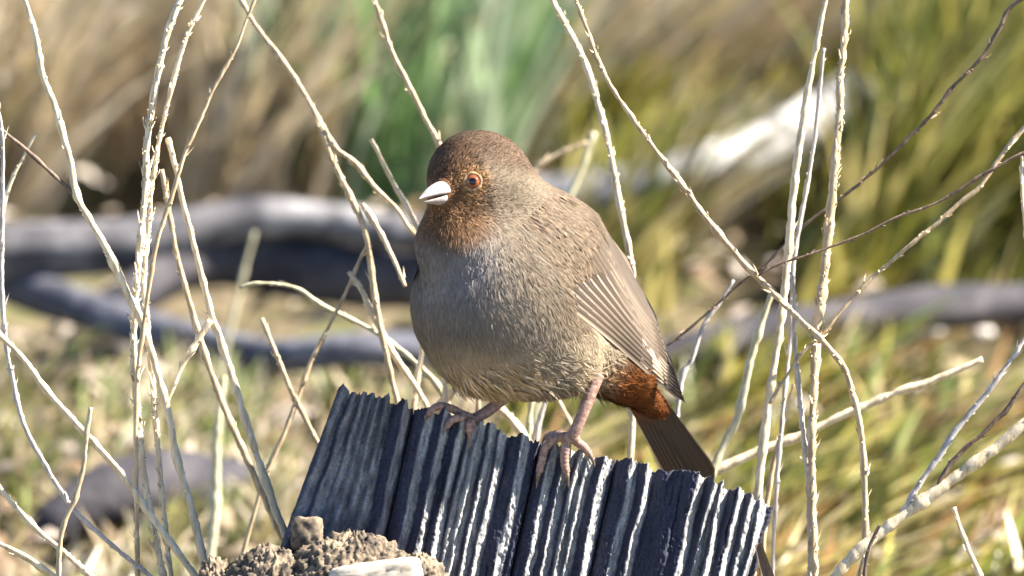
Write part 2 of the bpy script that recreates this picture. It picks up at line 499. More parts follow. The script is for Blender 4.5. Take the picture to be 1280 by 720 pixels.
# left of the bird
s1 = stem("dry_stalk", "pale bare stem sloping from the top left corner down to the fork", 'pale', (9, 11), (-30, -30),
     [(28, -40), (32, 0), (45, 45), (54, 95), (68, 130), (78, 165), (88, 200), (95, 243), (112, 275), (130, 305), (150, 345), (167, 382), (175, 395), (192, 450), (210, 515), (222, 575), (240, 640), (256, 705)], .1)
branch_of(s1, 'brown', (5, 6), -30, [(-30, 130), (0, 160), (30, 185), (60, 212), (85, 235), (94, 243)])
s2 = stem("dry_stalk", "tall shaggy white stem, left of a close pair at upper left", 'pale', (11, 9), (-40, -50),
     [(235, -40), (225, 0), (210, 40), (200, 80), (190, 130), (183, 180), (182, 230), (178, 280), (174, 330), (169, 390), (168, 440), (172, 520), (180, 590), (192, 660), (206, 725)], .75, big=1.1)
stem("dry_stalk", "shaggy white stem leaning right, right one of the close pair", 'pale', (8, 7), (-60, -70),
     [(268, -40), (255, 0), (240, 30), (225, 70), (212, 120), (200, 170), (190, 230), (185, 290), (180, 350), (184, 400), (190, 460), (196, 540), (205, 640), (214, 725)], .6)
stem("dry_stalk", "pale stub with frayed tip at the left edge above the thin twig", 'pale', (7, 6), -70,
     [(44, 168), (30, 195), (15, 225), (5, 260), (-4, 320), (-12, 420), (-20, 560)], .25)
stem("dry_stalk", "thin shaggy grey stem winding down along the left edge", 'grey', (7, 6), -20,
     [(-8, 120), (3, 170), (3, 270), (2, 350), (6, 420), (15, 470), (30, 530), (50, 570), (85, 628), (110, 655), (150, 690), (190, 722)], .3)
stem("dry_stalk", "thin brown stem bending down beside the shaggy white pair", 'tan', (6, 7), -20,
     [(325, -15), (308, 25), (295, 60), (270, 105), (250, 150), (232, 190), (215, 245), (197, 300), (188, 350), (180, 405), (172, 470), (170, 560), (172, 720)], .12)
s8 = stem("dry_stalk", "bright smooth stem broken off at the top, ending by the knob", 'pale', (9, 11), -70,
     [(210, 172), (218, 205), (228, 250), (240, 295), (252, 345), (265, 395), (285, 455), (305, 520), (325, 580), (345, 640), (362, 680)], .12)
branch_of(s8, 'pale', (8, 9), -65, [(206, 512), (214, 490), (226, 462), (245, 430), (264, 400)], husk=.2)
stem("dry_stalk", "paler blurred stem running close beside the bright broken one", 'tan', (9, 9), -170,
     [(202, 212), (212, 270), (222, 320), (235, 370), (248, 415), (262, 460), (285, 520), (310, 575), (330, 620), (350, 665)], .2)
stem("dry_stalk", "long smooth straw stem crossing the lower left corner diagonally", 'pale', (9, 10), 20,
     [(-40, 395), (0, 420), (30, 450), (60, 490), (105, 540), (150, 590), (185, 640), (215, 680), (247, 725)], .03)
stem("dry_stalk", "short curved twig with a snapped pale tip at lower left", 'tan', (7, 6), 60,
     [(114, 509), (108, 545), (105, 580), (95, 620), (80, 655), (74, 695), (74, 725)], .05)
stem("dry_stalk", "flaky pale stem sloping down at the lowest left edge", 'pale', (7, 8), 40,
     [(-30, 570), (0, 610), (25, 640), (50, 665), (80, 690), (118, 724)], .3)
stem("dry_stalk", "pale stem cutting off the bottom left corner of the view", 'pale', (8, 8), 10,
     [(-30, 665), (0, 680), (30, 695), (60, 715), (80, 730)], .1)
stem("broad_straw", "broad blurred straw blade standing upright beside the knob", 'green', (12, 15), -1000, [(280, 470), (272, 540), (270, 620), (262, 700)], 0, cat="grass blade")
stem("broad_straw", "pale blurred blade crossing the two fallen branches left of the bird", 'green', (8, 7), -2300, [(318, 290), (308, 330), (298, 370), (280, 450), (272, 560)], 0, cat="grass blade")
# between the left edge and the bird
s16 = stem("dry_stalk", "long knobbly straw stem from the top edge down to the post's corner", 'tan', (9, 8), (-290, -290),
     [(285, -35), (302, 0), (322, 35), (345, 65), (370, 100), (388, 130), (401, 158), (412, 190), (425, 220), (440, 250), (453, 277), (461, 310), (465, 345), (470, 380), (478, 420), (487, 460), (496, 500)], .3)
branch_of(s16, 'tan', (7, 8), -290, [(530, 305), (512, 285), (495, 260), (470, 235), (445, 205), (420, 185), (400, 156)], husk=.2)
branch_of(s16, 'pale', (7, 8), -290, [(507, 358), (500, 342), (485, 310), (470, 282), (452, 255)], husk=.25)
stem("dry_stalk", "short pale stem ending in a blunt tip left of the bird's beak", 'pale', (8, 9), -330,
     [(464, 174), (480, 205), (495, 235), (512, 265), (535, 320), (550, 420), (560, 560)], .1)
stem("dry_stalk", "straw stem from the top edge vanishing behind the bird's crown", 'tan', (9, 8), -330,
     [(455, -40), (468, 0), (480, 35), (490, 65), (505, 95), (520, 125), (535, 155), (548, 178), (575, 250), (590, 380), (600, 560)], .2)
stem("dry_stalk", "white flaky stem between the breast and the post's corner", 'pale', (8, 8), -300,
     [(435, 340), (450, 360), (462, 385), (474, 408), (485, 430), (500, 455), (515, 475), (530, 500), (550, 540)], .3)
stem("dry_stalk", "thin brown stem leaning right, crossing in front of the arching one", 'tan', (6, 7), -300,
     [(460, 305), (450, 325), (435, 360), (420, 390), (405, 420), (390, 450), (375, 490), (360, 530), (345, 565), (330, 600), (318, 640)], .12)
stem("dry_stalk", "arching greenish stem that droops left of the bird's breast", 'green', (7, 9), -380,
     [(300, 360), (315, 355), (345, 355), (375, 362), (400, 380), (430, 395), (460, 410), (490, 430), (515, 450), (545, 480), (570, 530)], .1)
stem("dry_stalk", "pale stem with a fuzzy tip leaning against the post's left corner", 'tan', (8, 9), -300,
     [(327, 398), (340, 430), (350, 455), (365, 490), (380, 520), (395, 550), (410, 578), (425, 620)], .35)
stem("dry_stalk", "pale upright stem just under the bird's breast", 'pale', (10, 11), -330,
     [(532, 400), (527, 445), (520, 480), (517, 510), (512, 560)], .15)
stem("dry_stalk", "pale stem slanting behind the far foot", 'pale', (11, 11), -340,
     [(590, 470), (565, 492), (545, 512), (530, 540)], .05)
stem("dry_stalk", "whitish stem sloping right between the two feet", 'pale', (12, 12), -340,
     [(575, 455), (600, 490), (630, 515), (655, 545), (680, 590)], .05)
stem("dry_stalk", "grey green upright stem between the feet under the belly", 'green', (9, 10), -380,
     [(668, 470), (664, 505), (660, 540), (655, 590)], .05)
stem("dry_stalk", "pale grey stem leaning right beside the near leg", 'grey', (8, 9), -350,
     [(690, 470), (680, 505), (672, 540), (664, 590)], .05)
stem("dry_stalk", "tan stem sloping right beneath the belly to the near leg", 'tan', (8, 8), -350,
     [(685, 480), (700, 505), (715, 535), (735, 580)], .05)
stem("dry_stalk", "thin pale stem under the tail beside the near leg", 'tan', (6, 7), -360,
     [(790, 455), (762, 480), (730, 512), (690, 555), (670, 590)], .05)
stem("dry_stalk", "tan stem crossing behind the tail down to the post", 'tan', (8, 8), -560,
     [(795, 520), (815, 560), (832, 590), (850, 640)], .05)
# right of the bird
stem("dry_stalk", "knobbly white stem from the top edge ending behind the wing", 'pale', (9, 9), -290,
     [(672, -35), (690, 0), (712, 40), (730, 75), (742, 110), (753, 150), (763, 190), (771, 235), (779, 275), (786, 310), (790, 345), (792, 420), (790, 540)], .4)
stem("dry_stalk", "very long knobbly stem sweeping from the top edge to lower right", 'tan', (8, 9), -60,
     [(708, -40), (720, 0), (735, 40), (747, 75), (765, 110), (785, 140), (810, 175), (840, 215), (860, 240), (880, 270), (905, 300), (930, 330), (950, 350), (975, 375), (1000, 400), (1020, 418), (1040, 440), (1055, 460), (1065, 490), (1075, 530), (1080, 580), (1082, 640), (1082, 690), (1075, 722)], .3)
stem("dry_stalk", "tall bright white stem, left of the upright pair right of the bird", 'pale', (9, 12), -110,
     [(1040, -40), (1032, 0), (1022, 50), (1010, 110), (1002, 160), (995, 210), (990, 260), (986, 310), (980, 370), (972, 430), (962, 490), (955, 550), (948, 615), (940, 720)], .08)
stem("dry_stalk", "short greyish stem tucked against the tall white one", 'grey', (7, 6), -130,
     [(1030, 60), (1024, 120), (1019, 170), (1011, 220), (1002, 270), (992, 330), (988, 420), (978, 520), (970, 620), (965, 725)], .1)
stem("dry_stalk", "tall scaly straw stem standing nearly upright near the right edge", 'tan', (13, 10), -80,
     [(1059, -40), (1057, 0), (1055, 50), (1050, 100), (1050, 140), (1045, 190), (1040, 250), (1035, 300), (1028, 360), (1022, 420), (1018, 480), (1015, 540), (1015, 600), (1017, 660), (1018, 724)], .8)
stem("dry_stalk", "thin rough grey stem between the two tall upright ones", 'grey', (7, 8), -90,
     [(988, 340), (992, 365), (993, 420), (998, 480), (1004, 540), (1010, 590), (1014, 660), (1012, 724)], .35)
R1 = [(1400, -60), (1500, 120), (1540, 500), (1550, 760)]
stem("budded_twig", "dark budded twig sloping from the top right corner to the wing", 'brown', (5, 8), (-240, -200),
     [(834, 432), (880, 395), (930, 350), (960, 328), (985, 303), (1010, 278), (1048, 250), (1080, 225), (1110, 198), (1140, 168), (1165, 143), (1190, 110), (1205, 95), (1230, 68), (1250, 35), (1275, 0)], .18, tail=R1)
stem("budded_twig", "thin dark budded twig bending left, second of three at right edge", 'brown', (4, 6), -50,
     [(948, 345), (970, 331), (1000, 322), (1040, 308), (1080, 292), (1120, 272), (1160, 258), (1195, 240), (1225, 220), (1250, 207), (1282, 190)], .18, tail=[(1380, 160), (1460, 300), (1480, 760)])
stem("budded_twig", "tan budded twig, lowest of three from the right edge to the crossing stems", 'tan', (6, 7), -70,
     [(962, 505), (980, 475), (1000, 445), (1030, 415), (1050, 390), (1080, 357), (1110, 330), (1145, 300), (1170, 280), (1200, 253), (1225, 233), (1255, 190), (1282, 158)], .2, tail=[(1350, 80), (1430, 250), (1450, 760)], cat="twig")
stem("dry_stalk", "thick bare white stalk with a cut end pointing up to the right", 'pale', (12, 13), -340,
     [(1228, 449), (1190, 465), (1160, 478), (1130, 487), (1110, 495), (1070, 512), (1040, 525), (1000, 545), (960, 560), (925, 575), (890, 591), (850, 612), (815, 650)], .03)
s37 = stem("dry_stalk", "thickest smooth stalk crossing the bottom right corner", 'pale', (15, 15), 60,
     [(1340, 485), (1280, 530), (1250, 555), (1210, 585), (1170, 615), (1130, 645), (1100, 668), (1070, 693), (1040, 724)], .02)
branch_of(s37, 'grey', (7, 8), 55, [(1320, 360), (1280, 425), (1260, 455), (1235, 490), (1210, 520), (1190, 545), (1175, 570), (1160, 590), (1148, 608), (1135, 630), (1118, 656)], husk=.35)
branch_of(s37, 'brown', (5, 7), 60, [(1330, 420), (1280, 480), (1260, 510), (1245, 525), (1225, 545), (1205, 562), (1180, 592), (1172, 612)], husk=.2)
stem("dry_stalk", "small brown twig rising through the base of the thick stalk", 'brown', (4, 6), 90,
     [(1100, 655), (1092, 672), (1085, 690), (1080, 724)], .1, cat="twig")
stem("dry_stalk", "short blurred pale stem alone at the bottom right", 'pale', (7, 9), -150,
     [(1192, 634), (1200, 660), (1210, 685), (1226, 724)], .15)
stem("dry_stalk", "thin tan stem leaning left of the rough grey one, low down", 'tan', (6, 7), -140,
     [(992, 480), (985, 505), (976, 545), (965, 590), (958, 640), (952, 724)], .05)
stem("broad_straw", "flat greenish white blade slanting between tail and tall white stem", 'green', (11, 12), -300,
     [(965, 365), (950, 410), (938, 450), (922, 520), (905, 555), (892, 585), (870, 640)], 0, cat="grass blade")
stem("dry_stalk", "short shaggy stem tip showing just right of the wing tip", 'grey', (7, 7), -260,
     [(917, 350), (900, 378), (880, 405), (865, 450), (853, 472), (845, 540), (850, 640)], .5)
stem("dry_stalk", "pale stem end standing at the right edge below the twigs", 'pale', (6, 7), -60,
     [(1277, 190), (1278, 240), (1282, 285), (1290, 400), (1300, 600)], .1)
stem("broad_straw", "blurred pale blade leaning behind the bird's nape", 'green', (13, 11), -1300,
     [(742, 165), (728, 210), (710, 250), (690, 320), (680, 420)], 0, cat="grass blade")
stem("broad_straw", "blurred tan blade pointing right behind the bird's nape", 'tan', (9, 8), -1100,
     [(735, 178), (700, 192), (668, 212), (640, 260), (620, 340)], .1, cat="grass blade")

# ------------------------------------------------------------------ wooden post
PO = np.array([437.0, 490.0, 43.0])
PU = np.array([.967, .256, -.14]); PVv = np.array([-.215, .977, .02])
PN = norm(np.cross(PVv, PU)[None])[0]
if PN[2] < 0: PN = -PN
RIDGE = [  # u centre of the drop, crest height, trough height
    [(-5, 8, 1), (9, 8, 1), (21, 7, 0), (30, 6, 0), (40, 7, 1), (50, 10, 1), (74, 13, 0)],
    [(105, 5, 2), (125, 15, 3), (146, 10, 1), (161, 6, 1), (170, 9, 1), (186, 9, 0), (200, 9, -1), (228, 9, 4)],
    [(266, 9, 1), (285, 10, 0), (300, 10, 1), (312, 9, 0), (333, 11, 0)],
    [(367, 9, 3), (387, 12, 2), (448, 25, 12), (468, 20, 9), (481, 19, 6), (503, 15, 3), (521, 11, 0), (535, 7, -8)],
]
SLAT = [(-14, 82, 0.09), (84.5, 245, 0.0), (247.5, 343, 0.0), (345.5, 547, 0.0)]

def slat(idx, parent, org):
    u0, u1, sl = SLAT[idx]
    if idx == 0: sl = 0.0
    nu = int((u1 - u0) / 1.25)
    us = np.linspace(u0, u1, nu)
    vs = np.concatenate([np.arange(0, 250, 1.6), np.linspace(252, 830, 24)])
    nv = len(vs)
    Ug, Vg = np.meshgrid(us, vs, indexing='ij')
    # ridge profile
    kn = [(u0, 2.0)]
    cs = [u0 - 12] + [r[0] for r in RIDGE[idx]] + [u1 + 12]
    for k, (c, a, b) in enumerate(RIDGE[idx]):
        hwid = float(np.clip(.38 * min(c - cs[k], cs[k + 2] - c), 2.6, 6.0))
        kn += [(max(c - hwid, kn[-1][0] + .5), a * 1.15), (c + hwid, b)]
    kn += [(u1, kn[-1][1] + 3)]
    kx = np.array([k[0] for k in kn]); kh = np.array([k[1] for k in kn])
    Uw = Ug + 2.2 * n2(Ug * .02, Vg * .022, 3 + idx) + .8 * n2(Ug * .1, Vg * .11, 5)
    h = np.interp(Uw, kx, kh)
    base = np.interp(Uw, [u0, u1], [1, 2])
    amp = .95 + .45 * n2(Ug * .06, Vg * .012, 17 + idx)
    h = base + (h - base) * amp * 1.35
    h += 1.7 * n2(Ug * .3, Vg * .04, 23) + 1.3 * n2(Ug * .6, Vg * .22, 29) + 1.1 * n2(Ug * .8, Vg * .6, 31) + .8 * n2(Ug * .25, Vg * .3, 37)
    cr = np.random.default_rng(90 + idx)
    for _ in range(int((u1 - u0) / 22)):               # drying cracks and torn fibres along the grain
        cu, cv, cl = cr.uniform(u0 + 5, u1 - 5), cr.uniform(-30, 180), cr.uniform(30, 120)
        h -= cr.uniform(3, 8) * np.exp(-((Ug - cu - 1.5 * n2(Vg * .06, cu)) / 1.1) ** 2) * sstep(cv, cv + 12, Vg) * sstep(cv + cl, cv + cl - 20, Vg)
    edge = np.minimum(Ug - u0, u1 - Ug)
    h -= 7 * np.exp(-edge / 2.2)
    # jagged top: each ridge stands up, grooves are cut down
    top = -.55 * np.interp(us, kx, kh) + 4.2 * n2(us * .09, 2, 41 + idx) + 2.4 * n2(us * .5, 5, 41) + 1.5 * n2(us * 1.1, 5, 43)
    if idx == 0: top = top + 10 * sstep(25, -10, us) * 0
    v = Vg + (top[:, None]) * np.exp(-Vg / 40.0)
    wid = 0.0
    ush = Ug.copy()
    if idx == 0: ush = Ug - .14 * Vg * sstep(60, -14, Ug) * 1.0
    if idx == 3: ush = Ug + 5 * n2(Vg * .05, 3, 50) * sstep(525, 547, Ug)
    front = PO + ush[..., None] * PU + v[..., None] * PVv + h[..., None] * PN
    # body goes back from the face with a sloping weathered top
    layers = []
    T = 250.0
    for d in (6, 18, 40, 80, 140, 200, T):
        vv = v + (d * .52 + 3 * n2(Ug * .15, d * .05, 61)) * np.exp(-Vg / 60.0)
        ub = 270 + (ush - 270) * (1 - (.0015 if idx == 0 else .0009) * d)
        layers.append(PO + ub[..., None] * PU + vv[..., None] * PVv + (-d + np.minimum(h, 6)[...] * .5)[..., None] * PN)
    verts = [front.reshape(-1, 3)]; faces = []
    i = np.arange(nu - 1)[:, None]; j = np.arange(nv - 1)[None]
    A = (i * nv + j).ravel()
    faces.append(np.stack([A, A + 1, A + nv + 1, A + nv], -1))
    # rings along the border: top row, left col, right col, bottom row
    border = [(k, 0) for k in range(nu)] + [(nu - 1, k) for k in range(1, nv)] + [(k, nv - 1) for k in range(nu - 2, -1, -1)] + [(0, k) for k in range(nv - 2, 0, -1)]
    bi = np.array(border)
    prev = bi[:, 0] * nv + bi[:, 1]
    off = nu * nv
    nb = len(bi)
    for L in layers:
        verts.append(L[bi[:, 0], bi[:, 1]])
        cur = off + np.arange(nb)
        faces.append(np.stack([prev, np.roll(prev, -1), np.roll(cur, -1), cur], -1))
        prev = cur; off += nb
    V = np.concatenate(verts); F = np.concatenate(faces)
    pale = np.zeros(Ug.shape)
    for (c, a, b) in RIDGE[idx]:                       # sunlit stripes painted pale on the ridge drops, dark bluish shade between
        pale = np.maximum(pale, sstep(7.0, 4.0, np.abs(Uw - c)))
    pale = np.clip(pale * (.5 if idx == 0 else 1.0) * (.85 + .5 * n2(Ug * .3, Vg * .06, 71)), 0, 1)[..., None]  # first strip's painted stripes dimmed to stand for the shade on it
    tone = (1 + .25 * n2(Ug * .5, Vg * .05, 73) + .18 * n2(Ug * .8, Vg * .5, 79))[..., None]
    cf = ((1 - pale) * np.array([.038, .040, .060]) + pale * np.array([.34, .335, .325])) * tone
    cb = np.tile(np.array([.12, .115, .11]), (nb * len(layers), 1))
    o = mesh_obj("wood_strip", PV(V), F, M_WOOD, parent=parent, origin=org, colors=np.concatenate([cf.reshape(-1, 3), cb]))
    # close the back with a fan-like grid
    me = o.data
    return o

def build_post():
    b = PO + 260 * PU + 830 * PVv
    org = PV(b[None])[0]; org[2] = 0
    root = empty("wooden_post", org)
    tag(root, "leaning grey weathered wooden post with deep vertical grooves under the bird", "post")
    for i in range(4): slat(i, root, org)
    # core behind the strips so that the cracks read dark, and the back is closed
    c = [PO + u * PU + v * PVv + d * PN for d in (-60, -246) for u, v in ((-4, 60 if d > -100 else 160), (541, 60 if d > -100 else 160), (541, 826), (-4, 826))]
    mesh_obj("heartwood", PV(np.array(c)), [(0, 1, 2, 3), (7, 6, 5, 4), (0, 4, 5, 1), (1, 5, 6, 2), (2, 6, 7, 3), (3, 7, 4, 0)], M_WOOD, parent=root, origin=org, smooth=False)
build_post()

# ------------------------------------------------------------------ crusty knob of wood in front of the post
def blob(c, r, nu, nv, disp, seed, power=2.0):
    u = np.linspace(0, 2 * math.pi, nu, endpoint=False); w = np.linspace(.01, math.pi - .01, nv)
    U, Wg = np.meshgrid(u, w)
    d = np.stack([np.sin(Wg) * np.cos(U), -np.cos(Wg), np.sin(Wg) * np.sin(U)], -1).reshape(-1, 3)
    d = d / (np.sum(np.abs(d) ** power, -1, keepdims=True) ** (1 / power))
    p = np.asarray(c) + d * np.asarray(r)
    p = p + norm(d) * disp(p)[:, None]
    f = np.array([(i * nu + j, (i + 1) * nu + j, (i + 1) * nu + (j + 1) % nu, i * nu + (j + 1) % nu) for i in range(nv - 1) for j in range(nu)])
    return p, f

def build_knob():
    base = PV(np.array([[410.0, 900, 110]]))[0]; base[2] = 0
    root = empty("weathered_stub", base)
    tag(root, "rough brown crusty stub of broken wood in front of the post's base", "wood stub")
    def disp(p):
        a = n2(p[:, 0] * .02, p[:, 1] * .02, p[:, 2] * .02) * 8
        b = np.abs(n2(p[:, 0] * .11, p[:, 1] * .085, p[:, 2] * .11)) * 7 + np.abs(n2(p[:, 0] * .24, p[:, 1] * .16, p[:, 2] * .24)) * 6
        c = n2(p[:, 0] * .2, p[:, 1] * .2, p[:, 2] * .2) * 2.5 + n2(p[:, 0] * .45, p[:, 1] * .45, p[:, 2] * .45) * 2.6
        return a + b + c - 6
    def colr(p):
        t = np.clip(.5 + .5 * n2(p[:, 0] * .09, p[:, 1] * .09, p[:, 2] * .09) + .35 * n2(p[:, 0] * .3, p[:, 1] * .3, p[:, 2] * .3), 0, 1)[:, None]
        return (1 - t) * np.array([.04, .034, .03]) + t * np.array([.27, .21, .145])
    V, F = [], []; n = 0
    for c, r, nu, nv, sd in (((440, 770, 110), (115, 102, 80), 240, 130, 1), ((335, 790, 120), (72, 110, 62), 170, 110, 2), ((268, 760, 110), (26, 62, 30), 90, 60, 3), ((520, 800, 110), (62, 108, 60), 150, 90, 4)):
        p, f = blob(c, r, nu, nv, disp, sd)
        V.append(p); F.append(f + n); n += len(p)
    V = np.concatenate(V); F = np.concatenate(F)
    # widen towards the ground
    k = sstep(760, 900, V[:, 1]); V[:, 1] += k * 330 * sstep(780, 900, V[:, 1])
    mesh_obj("crust", PV(V), F, M_KNOB, parent=root, origin=base, colors=colr(V))
    # small square block standing on it
    def box(c, r, cut, name, mat, colors=True, ang=0.0):
        p, f = blob(c, r, 48, 30, lambda q: n2(q[:, 0] * .2, q[:, 1] * .2, q[:, 2] * .2) * cut, 5, 6.0)
        d = p - np.asarray(c); ca, sa = math.cos(ang), math.sin(ang)
        d = np.stack([d[:, 0] * ca - d[:, 1] * sa, d[:, 0] * sa + d[:, 1] * ca, d[:, 2]], -1)
        p = d + np.asarray(c)
        mesh_obj(name, PV(p), f, mat, parent=root, origin=base, colors=colr(p) if colors else None)
    box((384, 668, 90), (19, 22, 18), 2.5, "bark_block", M_KNOB)
    box((470, 722, 178), (58, 20, 22), 2.0, "bare_wood_face", M_CUT, False, -.14)
build_knob()

def leaf(name, label, pts, width, z, mat, cat="leaf"):
    q = spline(np.column_stack([np.array(pts, float), np.linspace(z[0], z[1], len(pts))]), 5)
    m = len(q); t = np.linspace(0, 1, m)
    tg = norm(np.gradient(q, axis=0)); sd = norm(np.cross(tg, [0, 0, 1.0]))
    wv = width * np.sin(np.pi * np.clip(t * .9 + .08, 0, 1)) ** .7
    V = []
    for a in (-1, -.5, 0, .5, 1):
        V.append(q + sd * (wv * a)[:, None] + np.array([0, 0, 1.0]) * (4 * abs(a))[..., None] if False else q + sd * (wv * a)[:, None] + np.array([0, 0, 1.0]) * (wv * .5 * abs(a))[:, None])
    V = np.stack(V, 1).reshape(-1, 3)
    F = [(i * 5 + j, i * 5 + j + 1, (i + 1) * 5 + j + 1, (i + 1) * 5 + j) for i in range(m - 1) for j in range(4)]
    W = PV(V)
    o = mesh_obj(name, W, F, mat, origin=W[-3])
    return tag(o, label, cat)
leaf("dry_leaf", "dark reddish brown dry leaf beside the post's lower right edge", [(948, 680), (955, 705), (962, 730), (966, 790), (960, 900), (950, 1010), (945, 1090)], 12, (-30, -60), M_STEM['brown'])

# ------------------------------------------------------------------ the bird
def ell(p, c, r):
    q = (p - np.array(c, np.float32)) / np.array(r, np.float32)
    k0 = np.linalg.norm(q, axis=-1)
    k1 = np.linalg.norm(q / np.array(r, np.float32), axis=-1)
    return k0 * (k0 - 1) / np.maximum(k1, 1e-6)

def rcone(p, a, b, ra, rb):
    a = np.array(a, np.float32); b = np.array(b, np.float32)
    ab = b - a
    t = np.clip(((p - a) @ ab) / (ab @ ab), 0, 1)
    return np.linalg.norm(p - (a + t[..., None] * ab), axis=-1) - (ra + (rb - ra) * t)

def smin(a, b, k):
    h = np.maximum(k - np.abs(a - b), 0) / k
    return np.minimum(a, b) - h * h * k * .25

EYE = np.array([591.0, 227.0]); BASE = np.array([553.0, 239.0])
def sdf(p):
    d = ell(p, (596, 222, 42), (65, 62, 62))                       # head
    d = smin(d, rcone(p, (584, 232, 70), (556, 240, 92), 42, 19), 22)   # lores towards the bill
    d = smin(d, rcone(p, (610, 238, 32), (654, 312, 2), 54, 86), 34)
    d = smin(d, rcone(p, (626, 222, 34), (684, 302, -6), 25, 48), 26)     # nape
    d = smin(d, ell(p, (574, 303, 62), (58, 52, 55)), 40)          # throat and upper breast
    b = ell(p, (630, 378, 18), (118, 121, 116))                    # breast
    b = smin(b, ell(p, (692, 428, 8), (64, 66, 68)), 40)           # flank
    d = smin(d, b, 26)
    d = smin(d, rcone(p, (680, 330, -12), (788, 458, -66), 88, 39), 34)   # back to rump
    d = smin(d, rcone(p, (738, 442, -35), (818, 508, -112), 44, 17), 24)  # under-tail
    return d + 4.0

def surface_nets():
    h = 3.0
    xs = np.arange(490, 850, h); ys = np.arange(145, 545, h); zs = np.arange(-190, 165, h)
    X, Y, Z = np.meshgrid(xs, ys, zs, indexing='ij')
    D = sdf(np.stack([X, Y, Z], -1).astype(np.float32))
    nx, ny, nz = D.shape
    s = D < 0
    idx = np.full((nx - 1, ny - 1, nz - 1), -1, np.int64)
    cnt = np.zeros((nx - 1, ny - 1, nz - 1), np.int32)
    acc = np.zeros((nx - 1, ny - 1, nz - 1, 3))
    corner = [(0, 0, 0), (1, 0, 0), (0, 1, 0), (1, 1, 0), (0, 0, 1), (1, 0, 1), (0, 1, 1), (1, 1, 1)]
    def sl(a, c): return a[c[0]:nx - 1 + c[0], c[1]:ny - 1 + c[1], c[2]:nz - 1 + c[2]]
    for a in range(8):
        for b in range(a + 1, 8):
            ca, cb = np.array(corner[a]), np.array(corner[b])
            if np.abs(ca - cb).sum() != 1: continue
            da, db = sl(D, ca), sl(D, cb)
            x = (da < 0) != (db < 0)
            t = np.where(x, da / np.where(x, da - db, 1), 0)
            pt = ca + t[..., None] * (cb - ca)
            acc += np.where(x[..., None], pt, 0); cnt += x
    on = cnt > 0
    idx[on] = np.arange(on.sum())
    g = np.argwhere(on)
    v = (g + acc[on] / cnt[on][:, None]) * h + np.array([xs[0], ys[0], zs[0]])
    F = []
    for ax in range(3):
        o1, o2 = [(1, 2), (2, 0), (0, 1)][ax]
        sh = [slice(None)] * 3; sh2 = [slice(None)] * 3
        sh[ax] = slice(0, -1); sh2[ax] = slice(1, None)
        a, b = s[tuple(sh)], s[tuple(sh2)]
        e = np.argwhere(a != b)
        e = e[(e[:, o1] > 0) & (e[:, o2] > 0) & (e[:, o1] < D.shape[o1] - 1) & (e[:, o2] < D.shape[o2] - 1)]
        q = []
        for d1, d2 in ((0, 0), (1, 0), (1, 1), (0, 1)):
            k = e.copy(); k[:, o1] -= d1; k[:, o2] -= d2
            q.append(idx[k[:, 0], k[:, 1], k[:, 2]])
        q = np.stack(q, -1)
        fl = a[e[:, 0], e[:, 1], e[:, 2]]
        # pixel frame is mirrored (y down), so keep the order that faces outwards in the world
        q[fl] = q[fl][:, ::-1]
        F.append(q)
    return v, np.concatenate(F)

def grad(p):
    e = 1.0
    g = np.stack([sdf((p + np.eye(3)[k] * e).astype(np.float32)) - sdf((p - np.eye(3)[k] * e).astype(np.float32)) for k in range(3)], -1)
    return norm(g)

def hit(x, y):
    """front surface depth of the body at photo pixels (nan outside)"""
    x = np.asarray(x, float); y = np.asarray(y, float)
    z = np.full(x.shape, 200.0)
    for _ in range(80):
        z = z - np.clip(sdf(np.stack([x, y, z], -1).astype(np.float32)), -5, 50) * .8
    d = sdf(np.stack([x, y, z], -1).astype(np.float32))
    return np.where(np.abs(d) < 1.5, z, np.nan)

AX = norm(np.array([[-.80, 0, .60]]))[0]         # which way the body faces
NS = np.array([.60, 0, .80])                      # towards its near (left) side
MC = np.array([645.0, 0, 0.0])
def mirror(p):
    d = (p - MC) @ NS
    return p - 2 * d[..., None] * NS

